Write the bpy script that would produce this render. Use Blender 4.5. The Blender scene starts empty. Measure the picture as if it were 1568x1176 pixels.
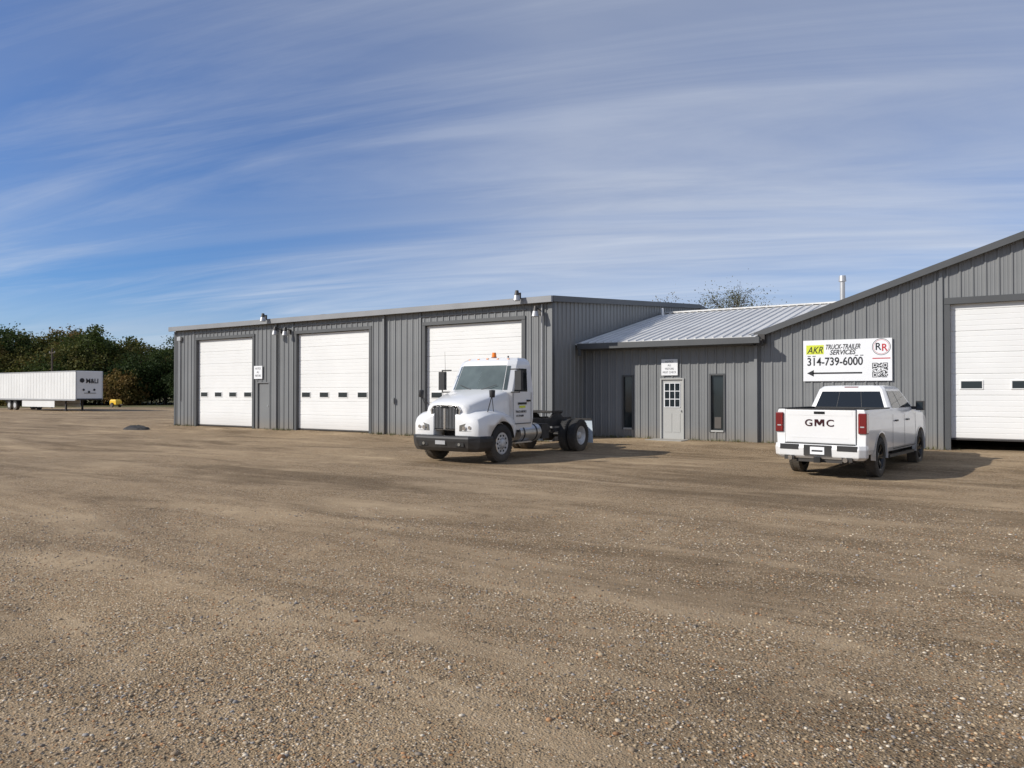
import bpy, bmesh, math, random
import numpy as np
from mathutils import Vector, Matrix
random.seed(3); rng=np.random.default_rng(5)
S=bpy.context.scene; COL=S.collection
S.view_settings.view_transform='Standard'; S.view_settings.look='None'; S.view_settings.exposure=0

# ------------------------------------------------------------ materials
def mat(name,c,rough=.6,metal=0.,var=0.,vscale=3.,bump=0.,bscale=40.,coat=0.,emit=None,spec=None,dirt=None):
    m=bpy.data.materials.new(name); m.use_nodes=True
    nt=m.node_tree; N=nt.nodes; L=nt.links; b=N['Principled BSDF']
    b.inputs['Base Color'].default_value=(*c,1); b.inputs['Roughness'].default_value=rough; b.inputs['Metallic'].default_value=metal
    if coat: b.inputs['Coat Weight'].default_value=coat; b.inputs['Coat Roughness'].default_value=.06
    if spec is not None: b.inputs['Specular IOR Level'].default_value=spec
    tc=N.new('ShaderNodeTexCoord')
    if var>0:
        n=N.new('ShaderNodeTexNoise'); n.inputs['Scale'].default_value=vscale; n.inputs['Detail'].default_value=6
        L.new(tc.outputs['Object'],n.inputs['Vector'])
        mr=N.new('ShaderNodeMapRange'); mr.inputs[1].default_value=.3; mr.inputs[2].default_value=.7; mr.inputs[3].default_value=1-var; mr.inputs[4].default_value=1+var
        L.new(n.outputs['Fac'],mr.inputs[0])
        h=N.new('ShaderNodeHueSaturation'); h.inputs['Color'].default_value=(*c,1); L.new(mr.outputs[0],h.inputs['Value'])
        out=h.outputs['Color']
        if dirt:
            g=N.new('ShaderNodeNewGeometry'); sp=N.new('ShaderNodeSeparateXYZ'); L.new(g.outputs['Position'],sp.inputs[0])
            m2=N.new('ShaderNodeMapRange'); m2.inputs[1].default_value=-.2; m2.inputs[2].default_value=dirt[0]; m2.inputs[3].default_value=dirt[1]; m2.inputs[4].default_value=0
            L.new(sp.outputs['Z'],m2.inputs[0])
            mu=N.new('ShaderNodeMath'); mu.operation='MULTIPLY'; L.new(m2.outputs[0],mu.inputs[0]); L.new(mr.outputs[0],mu.inputs[1])
            mx=N.new('ShaderNodeMix'); mx.data_type='RGBA'; L.new(mu.outputs[0],mx.inputs[0]); L.new(out,mx.inputs[6]); mx.inputs[7].default_value=(.25,.20,.14,1)
            out=mx.outputs[2]
        L.new(out,b.inputs['Base Color'])
    if bump>0:
        n=N.new('ShaderNodeTexNoise'); n.inputs['Scale'].default_value=bscale; n.inputs['Detail'].default_value=4
        L.new(tc.outputs['Object'],n.inputs['Vector'])
        bp=N.new('ShaderNodeBump'); bp.inputs['Strength'].default_value=bump; bp.inputs['Distance'].default_value=.02
        L.new(n.outputs['Fac'],bp.inputs['Height']); L.new(bp.outputs[0],b.inputs['Normal'])
    return m
M={}
M['wall']=mat('grey_metal_siding',(.20,.205,.205),.42,.0,.09,.6,bump=.10,bscale=2.5,dirt=(.5,.6))
M['trim']=mat('charcoal_trim',(.080,.083,.085),.5,.0,.1,1)
M['eave']=mat('eave_trim',(.26,.265,.27),.45,.1,.08,1)
M['roof']=mat('galvalume_roof',(.66,.65,.62),.45,.15,.1,.8)
M['door']=mat('white_door_steel',(.78,.78,.76),.5,0,.04,.7,dirt=(.6,.35))
M['mandoor']=mat('grey_door_paint',(.42,.42,.40),.5,0,.04,2)
M['glass']=mat('dark_glass',(.012,.015,.018),.05,0,spec=.6)
M['glassb']=mat('window_glass',(.02,.027,.03),.08,0,spec=.6)
M['glassw']=mat('windshield_glass',(.10,.125,.12),.06,0,.25,2.2,spec=1.)  # pale grey-green base colour stands in for sky reflected in the windshield
M['white']=mat('white_car_paint',(.78,.78,.77),.3,0,.02,2,coat=.6,dirt=(.6,.35))
M['black']=mat('black_plastic',(.02,.02,.021),.55,0,.15,6,dirt=(.5,.2))
M['blk']=mat('gloss_black',(.012,.012,.013),.2,0)
M['rubber']=mat('tyre_rubber',(.03,.029,.028),.85,0,.2,9,bump=.3,dirt=(.4,.35))
M['dark']=mat('underbody_dark',(.018,.017,.016),.8,0,.3,5)
M['frame']=mat('chassis_grime',(.035,.032,.03),.7,0,.4,6)
M['chrome']=mat('chrome',(.75,.75,.76),.14,1.)
M['alloy']=mat('aluminium',(.6,.6,.6),.3,.9,.1,8)
M['rimw']=mat('wheel_steel_white',(.55,.55,.54),.45,.2,.12,8)
M['red']=mat('tail_lamp_red',(.16,.008,.01),.15,0,coat=.8)
M['redb']=mat('lamp_bright_red',(.25,.012,.012),.2,coat=.5)
M['lens']=mat('headlamp_lens',(.30,.30,.28),.08,.5,coat=.8)
M['amber']=mat('amber_lens',(.75,.25,.04),.25,0,coat=.5)
M['orange']=mat('beacon_orange',(.9,.22,.02),.3,0)
M['signw']=mat('sign_white',(.82,.83,.84),.45,0,.02,2)
M['ink']=mat('sign_black',(.015,.015,.018),.5)
M['inkr']=mat('sign_red',(.5,.02,.03),.5)
M['inky']=mat('sign_yellow_green',(.66,.72,.05),.5)
M['inkb']=mat('decal_blue',(.04,.09,.3),.5)
M['bright']=mat('brown_lamp_metal',(.06,.055,.05),.5,.3)
M['galv']=mat('galvanised_metal',(.45,.45,.45),.45,.5,.1,4)
M['trailer']=mat('trailer_white',(.74,.74,.72),.45,0,.05,.5)
M['yellow']=mat('yellow_paint',(.8,.5,.03),.4,0,.08,3)
M['bark']=mat('bark',(.09,.07,.055),.9,0,.3,6)
M['flap']=mat('mudflap_light',(.6,.68,.75),.5,0,.1,3)
M['maroon']=mat('badge_dark_red',(.045,.006,.01),.3,.2)
M['seat']=mat('interior_grey',(.1,.09,.08),.8)
M['concrete']=mat('concrete',(.36,.34,.30),.85,0,.12,3,bump=.2)
M['weed']=mat('dry_weeds',(.13,.13,.05),.8,0,.4,5)

# ------------------------------------------------------------ mesh builder
class MB:
    def __init__(s): s.v=[];s.f=[];s.m=[];s.s=[]
    def add(s,vs,fs,m,smooth=False):
        o=len(s.v); s.v+= [tuple(p) for p in vs]
        for f in fs: s.f.append(tuple(i+o for i in f)); s.m.append(m); s.s.append(smooth)
    def box(s,x0,x1,y0,y1,z0,z1,m):
        s.add([(x0,y0,z0),(x1,y0,z0),(x1,y1,z0),(x0,y1,z0),(x0,y0,z1),(x1,y0,z1),(x1,y1,z1),(x0,y1,z1)],
              [(0,3,2,1),(4,5,6,7),(0,1,5,4),(1,2,6,5),(2,3,7,6),(3,0,4,7)],m)
    def sbox(s,a,b,y0,y1,z0,z1,m): s.box(min(a,b),max(a,b),y0,y1,z0,z1,m)
    def cyl(s,p0,p1,r0,r1,m,n=16,caps=True,smooth=True):
        p0=Vector(p0);p1=Vector(p1); d=(p1-p0).normalized()
        a=d.orthogonal().normalized(); b=d.cross(a)
        vs=[]
        for p,r in((p0,r0),(p1,r1)):
            for i in range(n):
                t=2*math.pi*i/n; vs.append(p+a*(r*math.cos(t))+b*(r*math.sin(t)))
        s.add(vs,[(i,(i+1)%n,n+(i+1)%n,n+i) for i in range(n)],m,smooth)
        if caps:
            s.add(vs[:n],[tuple(range(n-1,-1,-1))],m); s.add(vs[n:],[tuple(range(n))],m)
    def loft(s,rings,m,caps=True,smooth=False):
        n=len(rings[0]); vs=[p for r in rings for p in r]; fs=[]
        for k in range(len(rings)-1):
            for i in range(n):
                j=(i+1)%n; fs.append((k*n+i,k*n+j,(k+1)*n+j,(k+1)*n+i))
        if caps: fs+= [tuple(range(n-1,-1,-1)), tuple((len(rings)-1)*n+i for i in range(n))]
        s.add(vs,fs,m,smooth)
    def lathe(s,c,prof,m,n=32,smooth=True,axis='x'):
        rings=[]
        for (x,r) in prof:
            if axis=='x': rings.append([(c[0]+x,c[1]+r*math.cos(2*math.pi*i/n),c[2]+r*math.sin(2*math.pi*i/n)) for i in range(n)])
            else: rings.append([(c[0]+r*math.cos(2*math.pi*i/n),c[1]+r*math.sin(2*math.pi*i/n),c[2]+x) for i in range(n)])
        s.loft(rings,m,caps=False,smooth=smooth)
    def quad(s,a,b,c,d,m): s.add([a,b,c,d],[(0,1,2,3)],m)
    def panel(s,A,B,C,D,u0,u1,v0,v1,off,m):
        A,B,C,D=map(Vector,(A,B,C,D)); n=(B-A).cross(D-A).normalized()
        P=lambda u,v:(A*(1-u)+B*u)*(1-v)+(D*(1-u)+C*u)*v+n*off
        s.quad(P(u0,v0),P(u1,v0),P(u1,v1),P(u0,v1),m)
    def obj(s,name,parent=None,bevel=0,seg=2,sub=0,fix=True):
        me=bpy.data.meshes.new(name); me.from_pydata(s.v,[],s.f)
        ms=[]
        for m in s.m:
            if m not in ms: ms.append(m)
        for m in ms: me.materials.append(m)
        me.polygons.foreach_set('material_index',[ms.index(m) for m in s.m])
        me.polygons.foreach_set('use_smooth',s.s)
        if fix:
            bm=bmesh.new(); bm.from_mesh(me); bmesh.ops.recalc_face_normals(bm,faces=bm.faces); bm.to_mesh(me); bm.free()
        o=bpy.data.objects.new(name,me); COL.objects.link(o)
        if parent: o.parent=parent
        if sub:
            md=o.modifiers.new('sub','SUBSURF'); md.levels=sub; md.render_levels=sub
        if bevel:
            md=o.modifiers.new('bev','BEVEL'); md.width=bevel; md.segments=seg; md.limit_method='ANGLE'; md.angle_limit=math.radians(35)
        return o
def empty(name,loc=(0,0,0),rz=0,sc=(1,1,1)):
    e=bpy.data.objects.new(name,None); e.location=loc; e.rotation_euler=(0,0,rz); e.scale=sc; COL.objects.link(e); e.empty_display_size=.3; return e
def text(name,body,size,loc,rot,m,parent,sx=1,bold=.0,align='LEFT',shear=0,ext=.002):
    c=bpy.data.curves.new(name,'FONT'); c.body=body; c.size=size; c.align_x=align; c.offset=bold*size; c.extrude=ext; c.shear=shear
    c.materials.append(m); o=bpy.data.objects.new(name,c); COL.objects.link(o)
    o.location=loc; o.rotation_euler=rot; o.scale=(sx,1,1); o.parent=parent; return o
def bake(o,cut=None):
    if cut:
        for c in cut:
            md=o.modifiers.new('b','BOOLEAN'); md.operation='DIFFERENCE'; md.object=c; md.solver='EXACT'
    dg=bpy.context.evaluated_depsgraph_get(); dg.update()
    me=bpy.data.meshes.new_from_object(o.evaluated_get(dg)); o.modifiers.clear(); o.data=me
    for c in cut or []: bpy.data.objects.remove(c)
def cutter(shape,mats,idx):
    o=shape.obj('cut'); o.data.materials.clear()
    for m in mats: o.data.materials.append(m)
    o.data.polygons.foreach_set('material_index',[idx]*len(o.data.polygons)); return o

def sm(t): t=max(0,min(1,t)); return t*t*(3-2*t)
def gz(x,y):
    z=-.20*(1-sm((y-19.5)/4.0))
    z=z*(1-sm((-x-40)/20)) + (-.25*sm((-x-40)/30) -.25*sm((-x-75)/50))
    return z

# ------------------------------------------------------------ ribbed wall
def ribwall(mb,O,D,Nn,L,top,ops,m,zb=-.35,sp=.305,h=.03,start=.15,brk=[]):
    P=lambda t,z,o=0:(O[0]+D[0]*t+Nn[0]*o,O[1]+D[1]*t+Nn[1]*o,z)
    ts=sorted(set([0,L]+[t for o in ops for t in o[:2]]+brk)); ts=[t for t in ts if 0<=t<=L]
    for a,b in zip(ts[:-1],ts[1:]):
        mid=(a+b)/2; o=[q for q in ops if q[0]<=mid<=q[1]]
        z=zb
        for q in sorted(o,key=lambda q:q[2]):
            if q[2]>z: mb.quad(P(a,z),P(b,z),P(b,q[2]),P(a,q[2]),m)
            z=q[3]
        mb.quad(P(a,z),P(b,z),P(b,top(b)),P(a,top(a)),m)
    t=start
    while t<L:
        for dt,w,hh in((0,.045,h),(.1,.018,.006),(.2,.018,.006)):
            tt=t+dt
            if tt>=L-.05: continue
            o=[q for q in ops if q[0]-.06<=tt<=q[1]+.06]; z=zb; segs=[]
            for q in sorted(o,key=lambda q:q[2]):
                if q[2]>z+.02: segs.append((z,q[2]))
                z=q[3]
            segs.append((z,top(tt)))
            for z0,z1 in segs:
                a,b,c,d=tt-w,tt-w*.45,tt+w*.45,tt+w
                for (p,po),(q,qo) in(((a,0),(b,hh)),((b,hh),(c,hh)),((c,hh),(d,0))):
                    mb.quad(P(p,z0,po),P(q,z0,qo),P(q,z1,qo),P(p,z1,po),m)
        t+=sp
def overhead(parent,name,x0,x1,y,z0,H,nsec,wsec,wins,wz=.2,ww=.42,woff=None):
    mb=MB(); hs=H/nsec; prof=[]
    for i in range(nsec):
        b=z0+i*hs
        prof+=[(y+.02,b),(y+.02,b+.008),(y,b+.02)]
        for k in(1,2,3):
            zc=b+hs*k/4; prof+=[(y,zc-.012),(y+.006,zc-.006),(y+.006,zc+.006),(y,zc+.012)]
        prof+=[(y,b+hs-.014),(y+.02,b+hs-.004)]
    for (ya,za),(yb,zb) in zip(prof[:-1],prof[1:]):
        mb.quad((x0,ya,za),(x1,ya,za),(x1,yb,zb),(x0,yb,zb),M['door'])
    mb.box(x0,x1,y-.004,y+.05,z0-.05,z0-.003,M['black'])
    for wx in wins:
        zc=z0+hs*(wsec+.5)
        mb.box(wx-ww/2-.03,wx+ww/2+.03,y-.018,y+.004,zc-wz/2-.03,zc+wz/2+.03,M['door'])
        mb.box(wx-ww/2,wx+ww/2,y-.022,y-.016,zc-wz/2,zc+wz/2,M['glassb'])
    return mb.obj(name,parent,fix=False)
def lamp(mb,x,y,z,k=1.):
    mb.box(x-.06,x+.06,y-.04,y,z-.1,z+.1,M['bright'])
    mb.cyl((x,y,z+.05),(x,y-.28*k,z+.12),.02,.02,M['bright'],8)
    mb.cyl((x,y-.30*k,z+.16),(x,y-.32*k,z-.02),.06,.09,M['bright'],14)
    mb.cyl((x,y-.32*k,z-.02),(x,y-.33*k,z-.20),.10,.13,M['galv'],14)

# ============================================================ LEFT WORKSHOP
GL=empty('metal_workshop_building')
XL,XR,YF,YB=-35.1,-12.75,22.0,52.0
mb=MB(); w=M['wall']
D=[(-33.25,-28.9),(-25.83,-21.42),(-18.42,-13.97)]
ops=[(a-XL,b-XL,-.4,4.22) for a,b in D]+[(-28.5-XL,-27.72-XL,-.4,2.05)]
EZ=4.86
ribwall(mb,(XL,YF),(1,0),(0,-1),XR-XL,lambda t:EZ,ops,w)
rz=lambda y:EZ+.08*(min(y,2*37-y)-22)
ribwall(mb,(XR,YF),(0,1),(1,0),30,lambda t:rz(YF+t),[],w,brk=[15])
ribwall(mb,(XL,YF),(0,1),(-1,0),30,lambda t:rz(YF+t),[],w,brk=[15])
ribwall(mb,(XL,YB),(1,0),(0,1),XR-XL,lambda t:EZ,[],w)
mb.obj('walls',GL,fix=False)
mb=MB()
for ya,yb in((21.8,37),(52.2,37)):
    za,zb=EZ+.01,rz(37)+.02
    A=[(XL-.12,ya,za),(XR+.12,ya,za),(XR+.12,yb,zb),(XL-.12,yb,zb)]
    B=[(p[0],p[1],p[2]+.07) for p in A]
    mb.add(A+B,[(0,1,2,3),(7,6,5,4),(0,4,5,1),(1,5,6,2),(2,6,7,3),(3,7,4,0)],M['roof'])
mb.obj('roof',GL,fix=False)
mb=MB()
mb.box(XL-.16,XR+.16,21.70,21.80,EZ-.12,EZ+.10,M['eave'])
mb.box(XL-.1,XR+.1,21.803,21.96,EZ-.06,EZ-.0,M['trim'])
for X in(XR+.125,XL-.19):
    for ya,yb in((21.81,37),(52.2,37)):
        za,zb=EZ-.10,rz(37)-.09
        A=[(X,ya,za),(X+.05,ya,za),(X+.05,yb,zb),(X,yb,zb)];B=[(p[0],p[1],p[2]+.21) for p in A]
        mb.add(A+B,[(0,1,2,3),(7,6,5,4),(0,4,5,1),(1,5,6,2),(2,6,7,3),(3,7,4,0)],M['trim'])
mb.box(XL-.05,XL+.12,YF-.05,YF-.035,-.3,EZ-.13,M['trim']); mb.box(XR-.12,XR+.05,YF-.05,YF-.035,-.3,EZ-.13,M['wall'])
mb.box(XR+.035,XR+.05,YF-.034,YF+.13,-.3,EZ-.1,M['trim'])
for a,b in D:
    mb.box(a-.16,a,YF-.045,YF+.14,-.3,4.22,M['trim']); mb.box(b,b+.16,YF-.045,YF+.14,-.3,4.22,M['trim'])
    mb.box(a-.16,b+.16,YF-.048,YF+.14,4.223,4.36,M['trim'])
    mb.box(a-.3,a-.2,YF-.05,YF-.035,-.3,EZ-.12,M['wall'])
    mb.box(a-.3,b+.2,YF-.052,YF-.036,4.55,4.60,M['wall'])
mb.box(-28.56,-28.5,YF-.04,YF+.1,-.3,2.1,M['wall']); mb.box(-27.72,-27.66,YF-.04,YF+.1,-.3,2.1,M['wall']); mb.box(-28.5,-27.72,YF-.04,YF+.1,2.05,2.1,M['wall'])
for x in(-20.55,-27.15): mb.box(x-.045,x+.045,YF-.12,YF-.04,-.1,EZ-.13,M['wall'])
mb.obj('trim',GL,bevel=.006,seg=1)
mb=MB(); mb.box(-28.5,-27.72,YF+.03,YF+.07,-.05,2.05,M['wall']); mb.cyl((-27.82,YF+.06,1.0),(-27.82,YF-.02,1.0),.03,.03,M['galv'],10)
mb.obj('entry_door',GL)
for i,(a,b) in enumerate(D):
    wd=(b-a); overhead(GL,'overhead_door_%d'%(i+1),a,b,YF+.10,.02,4.2,7,2,[a+wd*(.11+.26*k) for k in range(4)],.2,.52)
mb=MB()
lamp(mb,-27.55,YF-.31,EZ+.18,.6); lamp(mb,-26.9,YF-.03,EZ-.45); lamp(mb,-26.3,YF-.03,EZ-.5,.8)
lamp(mb,-13.87,YF-.31,EZ+.18,.6); lamp(mb,-13.2,YF-.03,EZ-.4)
mb.box(-34.75,-34.45,YF-.15,YF-.035,4.25,4.45,M['galv']); mb.cyl((-34.6,YF-.06,4.2),(-34.6,YF-.06,1.2),.02,.02,M['galv'],8)
mb.box(-20.1,-19.98,YF-.12,YF-.035,1.2,1.4,M['wall'])
mb.box(-35.5,-35.2,YF+.2,YF+.25,4.7,5.0,M['galv'])
mb.cyl((-13.1,YF-.07,4.7),(-13.1,YF-.07,.3),.03,.03,M['galv'],8)
mb.obj('exterior_lamps',GL)
mb=MB()
for x,y in((-28.5,26),(-21.5,26.5)):
    z=rz(y); mb.cyl((x,y,z),(x,y,z+.3),.16,.16,M['galv'],16); mb.lathe((x,y,z+.28),[(0,.36),(.07,.34),(.14,.2),(.17,.01)],M['galv'],20,axis='z')
mb.obj('roof_vents',GL)
def small_sign(name,x0,x1,y,z0,z1,lines):
    e=empty(name,(x0,y,z0)); W=x1-x0;H=z1-z0
    mb=MB(); mb.box(0,W,-.012,0,0,H,M['signw']); mb.obj('board',e)
    for k in range(lines):
        text('lettering_%d'%(k+1),['NOTICE','ALL','VISITORS','MUST CHECK','IN'][k%5],H/(lines+1)*.9,(W/2,-.014,H-H*(k+1)/(lines+.6)),(math.pi/2,0,0),M['ink'],e,.8,.0,'CENTER',ext=.001)
    return e
small_sign('wall_notice_sign',-28.72,-28.14,YF-.06,2.25,2.85,3)
small_sign('wall_notice_sign',-9.62,-9.03,24.3-.06,2.22,2.78,4)

# ============================================================ OFFICE LINK
GO=empty('office_building'); YO=24.3; X0,X1=-12.75,-6.4
mb=MB()
ow=[(-11.08,-10.75,.36,2.19),(-9.68,-8.82,-.4,2.12),(-7.88,-7.46,.36,2.2)]
ribwall(mb,(X0,YO),(1,0),(0,-1),X1-X0,lambda t:3.18,[(a-X0,b-X0,c,d) for a,b,c,d in ow],w)
ribwall(mb,(X0,40),(1,0),(0,1),8,lambda t:3.18,[],w)
mb.obj('walls',GO,fix=False)
mb=MB(); ey,ez,ry,rzz=23.68,3.36,32.1,5.20
def slab(mb,P,th,m):
    A=P; B=[(p[0],p[1],p[2]+th) for p in P]; n=len(P)
    mb.add(A+B,[tuple(range(n)),tuple(range(2*n-1,n-1,-1))]+[(i,(i+1)%n,n+(i+1)%n,n+i) for i in range(n)],m)
slab(mb,[(X0+.03,ey,ez),(-6.25,ey,ez),(-6.25,24.6,ez+.2),(-1.3,ry,rzz),(X0+.03,ry,rzz)],.05,M['roof'])
slab(mb,[(X0+.03,ry,rzz),(-1.3,ry,rzz),(-6.25,40.5,ez),(X0+.03,40.5,ez)],.05,M['roof'])
sl=(rzz-ez)/(ry-ey)
x=X0+.25
while x<-1.6:
    ys=ey if x<-6.3 else 24.6+(x+6.25)/(4.95)*(ry-24.6)
    z0=ez+sl*(ys-ey)+.05; z1=rzz+.05
    a=.035
    mb.add([(x-a,ys,z0),(x-.015,ys,z0+.04),(x+.015,ys,z0+.04),(x+a,ys,z0),(x-a,ry,z1),(x-.015,ry,z1+.04),(x+.015,ry,z1+.04),(x+a,ry,z1)],[(0,1,5,4),(1,2,6,5),(2,3,7,6),(0,3,2,1)],M['roof'])
    x+=.305
mb.box(X0+.03,-1.6,ry-.2,ry+.2,rzz+.05,rzz+.11,M['roof'])
mb.obj('roof',GO)
mb=MB()
mb.box(X0-.0+.16,-6.1,ey-.13,ey-.005,ez-.17,ez+.03,M['trim'])
mb.box(X0+.16,-6.4,ey,YO-.035,ez-.19,ez-.165,M['trim'])
mb.box(-12.55,-12.45,ey-.12,ey-.03,2.95,ez-.17,M['trim'])
mb.box(-6.62,-6.44,YO-.05,YO-.034,-.3,3.15,M['wall'])
mb.box(-6.42,-6.32,YO-.15,YO-.052,0,3.15,M['wall'])
for a,b,c,d in ow:
    if c<0: continue
    mb.box(a-.06,a,YO-.04,YO+.08,c-.06,d+.06,M['trim']);mb.box(b,b+.06,YO-.04,YO+.08,c-.06,d+.06,M['trim'])
    mb.box(a,b,YO-.04,YO+.08,d,d+.06,M['trim']);mb.box(a,b,YO-.045,YO+.08,c-.06,c,M['mandoor'])
a,b=-9.68,-8.82
mb.box(a-.0,a+.05,YO-.045,YO+.08,-.05,2.12,M['mandoor']);mb.box(b-.05,b,YO-.045,YO+.08,-.05,2.12,M['mandoor']);mb.box(a+.05,b-.05,YO-.045,YO+.08,2.07,2.12,M['mandoor'])
mb.obj('trim',GO,bevel=.005,seg=1)
mb=MB()
for a2,b2,c,d in(ow[0],ow[2]): mb.box(a2,b2,YO+.05,YO+.06,c,d,M['glassb'])
mb.box(-7.78,-7.56,YO+.04,YO+.049,.42,.8,M['seat'])
mb.obj('windows',GO)
mb=MB()
mb.box(a+.05,b-.05,YO+.01,YO+.05,-.02,2.07,M['mandoor'])
gx0,gx1=a+.15,b-.15
mb.box(gx0,gx1,YO+.0,YO+.009,1.12,1.95,M['glassb'])
for k in range(4):
    xx=gx0+(gx1-gx0)*k/3; mb.box(xx-.012,xx+.012,YO-.008,YO-.001,1.12,1.95,M['signw'])
    zz=1.12+.83*k/3; mb.box(gx0,gx1,YO-.011,YO-.0085,zz-.012,zz+.012,M['signw'])
for s_ in(0,1):
    c0=gx0+s_*(gx1-gx0+.04)/2; mb.box(c0,c0+(gx1-gx0-.04)/2,YO-.0,YO+.009,.25,.9,M['mandoor'])
mb.cyl((b-.12,YO,1.0),(b-.12,YO-.06,1.0),.03,.035,M['galv'],12)
mb.obj('entry_door',GO,bevel=.004,seg=1)
mb=MB(); mb.cyl((-12.25,31,4.9),(-12.25,31,5.38),.05,.05,M['signw'],12)
mb.obj('vent_pipe',GO)
mb=MB(); mb.box(-9.9,-8.6,23.4,24.25,-.3,.02,M['concrete']); mb.obj('door_step',GO,bevel=.01)
mb=MB(); mb.box(-6.25,-6.05,YO-.28,YO-.03,3.2,3.5,M['bright']);mb.box(-6.22,-6.08,YO-.5,YO-.281,3.12,3.34,M['bright']); mb.obj('exterior_lamp',GO)

# ============================================================ RIGHT WORKSHOP
GR=empty('gabled_workshop_building'); RX=4.5; RE=15.4
gt=lambda x:3.46+.34*(x+6.4) if x<RX else 3.46+.34*(2*RX-x+6.4)
mb=MB(); dops=[(-.95,3.45),(6.2,10.6)]
ribwall(mb,(X1,YO),(1,0),(0,-1),RE-X1,lambda t:gt(X1+t),[(a-X1,b-X1,-.4,4.14) for a,b in dops],w,brk=[RX-X1],start=.2)
ribwall(mb,(RE,YO),(0,1),(1,0),24,lambda t:gt(RE),[],w)
ribwall(mb,(X1,YO+24),(1,0),(0,1),RE-X1,lambda t:gt(X1+t),[],w,brk=[RX-X1])
mb.quad((X1,YO,-.3),(X1,YO+24,-.3),(X1,YO+24,3.46),(X1,YO,3.46),w)
mb.obj('walls',GR,fix=False)
mb=MB()
for xa,xb in((X1-.3,RX),(RE+.3,RX)):
    za=gt(X1)-.34*.3+.03; zb=gt(RX)+.03
    slab(mb,[(xa,YO-.2,za),(xa,YO+24.2,za),(xb,YO+24.2,zb),(xb,YO-.2,zb)],.06,M['roof'])
mb.obj('roof',GR)
mb=MB()
for xa,xb in((X1-.32,RX),(RE+.32,RX)):
    za=gt(X1)-.34*.32-.10; zb=gt(RX)-.10
    slab(mb,[(xa,YO-.25,za),(xa,YO-.203,za),(xb,YO-.203,zb),(xb,YO-.25,zb)],.2,M['trim'])
    slab(mb,[(xa,YO-.2,za+.1),(xa,YO-.04,za+.1),(xb,YO-.04,zb+.1),(xb,YO-.2,zb+.1)],.02,M['eave'])
for a,b in dops:
    mb.box(a-.15,a,YO-.045,YO+.14,-.3,4.14,M['trim']);mb.box(b,b+.15,YO-.045,YO+.14,-.3,4.14,M['trim'])
    mb.box(a-.15,b+.15,YO-.05,YO+.14,4.143,4.33,M['trim'])
    mb.box(a-.28,a-.18,YO-.05,YO-.034,-.3,gt(a-.2)-.05,M['wall'])
mb.box(X1-.02,X1+.1,YO-.05,YO-.034,-.3,3.3,M['wall'])
mb.obj('trim',GR,bevel=.006,seg=1)
for i,(a,b) in enumerate(dops):
    overhead(GR,'overhead_door_%d'%(i+1),a,b,YO+.10,.33 if i==0 else .02,4.25,7,2,[a+.5+1.2*k for k in range(4)],.2,.5)
mb=MB(); mb.cyl((-4.36,28,4.0),(-4.36,28,5.6),.085,.085,M['galv'],14); mb.cyl((-4.36,28,5.55),(-4.36,28,5.75),.13,.11,M['galv'],14); mb.obj('flue_pipe',GR)

# ============================================================ BIG SIGN
SG=empty('business_wall_sign',(-4.92,YO-.045,1.98)); W_,H_=2.49,1.27
mb=MB(); mb.box(0,W_,-.02,0,0,H_,M['signw']); mb.obj('board',SG)
R90=(math.pi/2,0,0)
px=lambda p:(p-1231)*.0183; pz=lambda q:H_-(q-520)*.0198
F_=-.0215
mb=MB()
mb.box(px(1236),px(1264),F_,-.0203,pz(542),pz(527.5),M['inky'])
mb.obj('logo_block',SG)
text('logo_lettering','AKR',.3,(px(1237.5),F_-.002,pz(540.5)),R90,M['ink'],SG,.78,.005,shear=.3)
text('heading_1','TRUCK-TRAILER',.205,(px(1266),F_,pz(534.5)),R90,M['ink'],SG,.66,.02,shear=.3)
text('heading_2','SERVICES',.205,(px(1273),F_,pz(543)),R90,M['ink'],SG,.86,.02,shear=.3)
text('phone','314-739-6000',.345,(px(1237),F_,pz(559.5)),R90,M['ink'],SG,.82,.018)
mb=MB()
for q in(1238,1246,1312,1320): mb.box(px(q),px(q+5),F_,-.0203,pz(545.6),pz(544.4),M['ink'])
mb.box(px(1246),px(1323),F_,-.0203,pz(573),pz(570.5),M['ink'])
mb.add([(px(1237),F_,pz(571.7)),(px(1248),F_,pz(577)),(px(1248),F_,pz(566.5))],[(0,1,2)],M['ink'])
cx,cz,r=px(1351.5),pz(533),.25
n=36
for r0,r1,m_ in((.235,.25,M['ink']),(.205,.215,M['inkr'])):
    for i in range(n):
        a0,a1=2*math.pi*i/n,2*math.pi*(i+1)/n
        mb.quad((cx+r0*math.cos(a0),F_,cz+r0*math.sin(a0)),(cx+r1*math.cos(a0),F_,cz+r1*math.sin(a0)),(cx+r1*math.cos(a1),F_,cz+r1*math.sin(a1)),(cx+r0*math.cos(a1),F_,cz+r0*math.sin(a1)),m_)
mb.box(cx-.24,cx+.24,F_,-.0203,pz(551),pz(549.5),M['inkr'])
mb.obj('emblem',SG,fix=False)
text('emblem_r1','R',.3,(cx-.17,F_-.001,cz-.09),R90,M['ink'],SG,.9,.015); text('emblem_r2','R',.3,(cx-.0,F_-.001,cz-.12),R90,M['inkr'],SG,.9,.015)
mb=MB(); Q=21; q0x,q1x,q0z,q1z=px(1338),px(1361),pz(579),pz(557); cs=(q1x-q0x)/Q; cz_=(q1z-q0z)/Q
def finder(i,j,a,b):
    di,dj=i-a,j-b
    if 0<=di<7 and 0<=dj<7:
        return di in(0,6) or dj in(0,6) or (2<=di<=4 and 2<=dj<=4)
    return None
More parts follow.
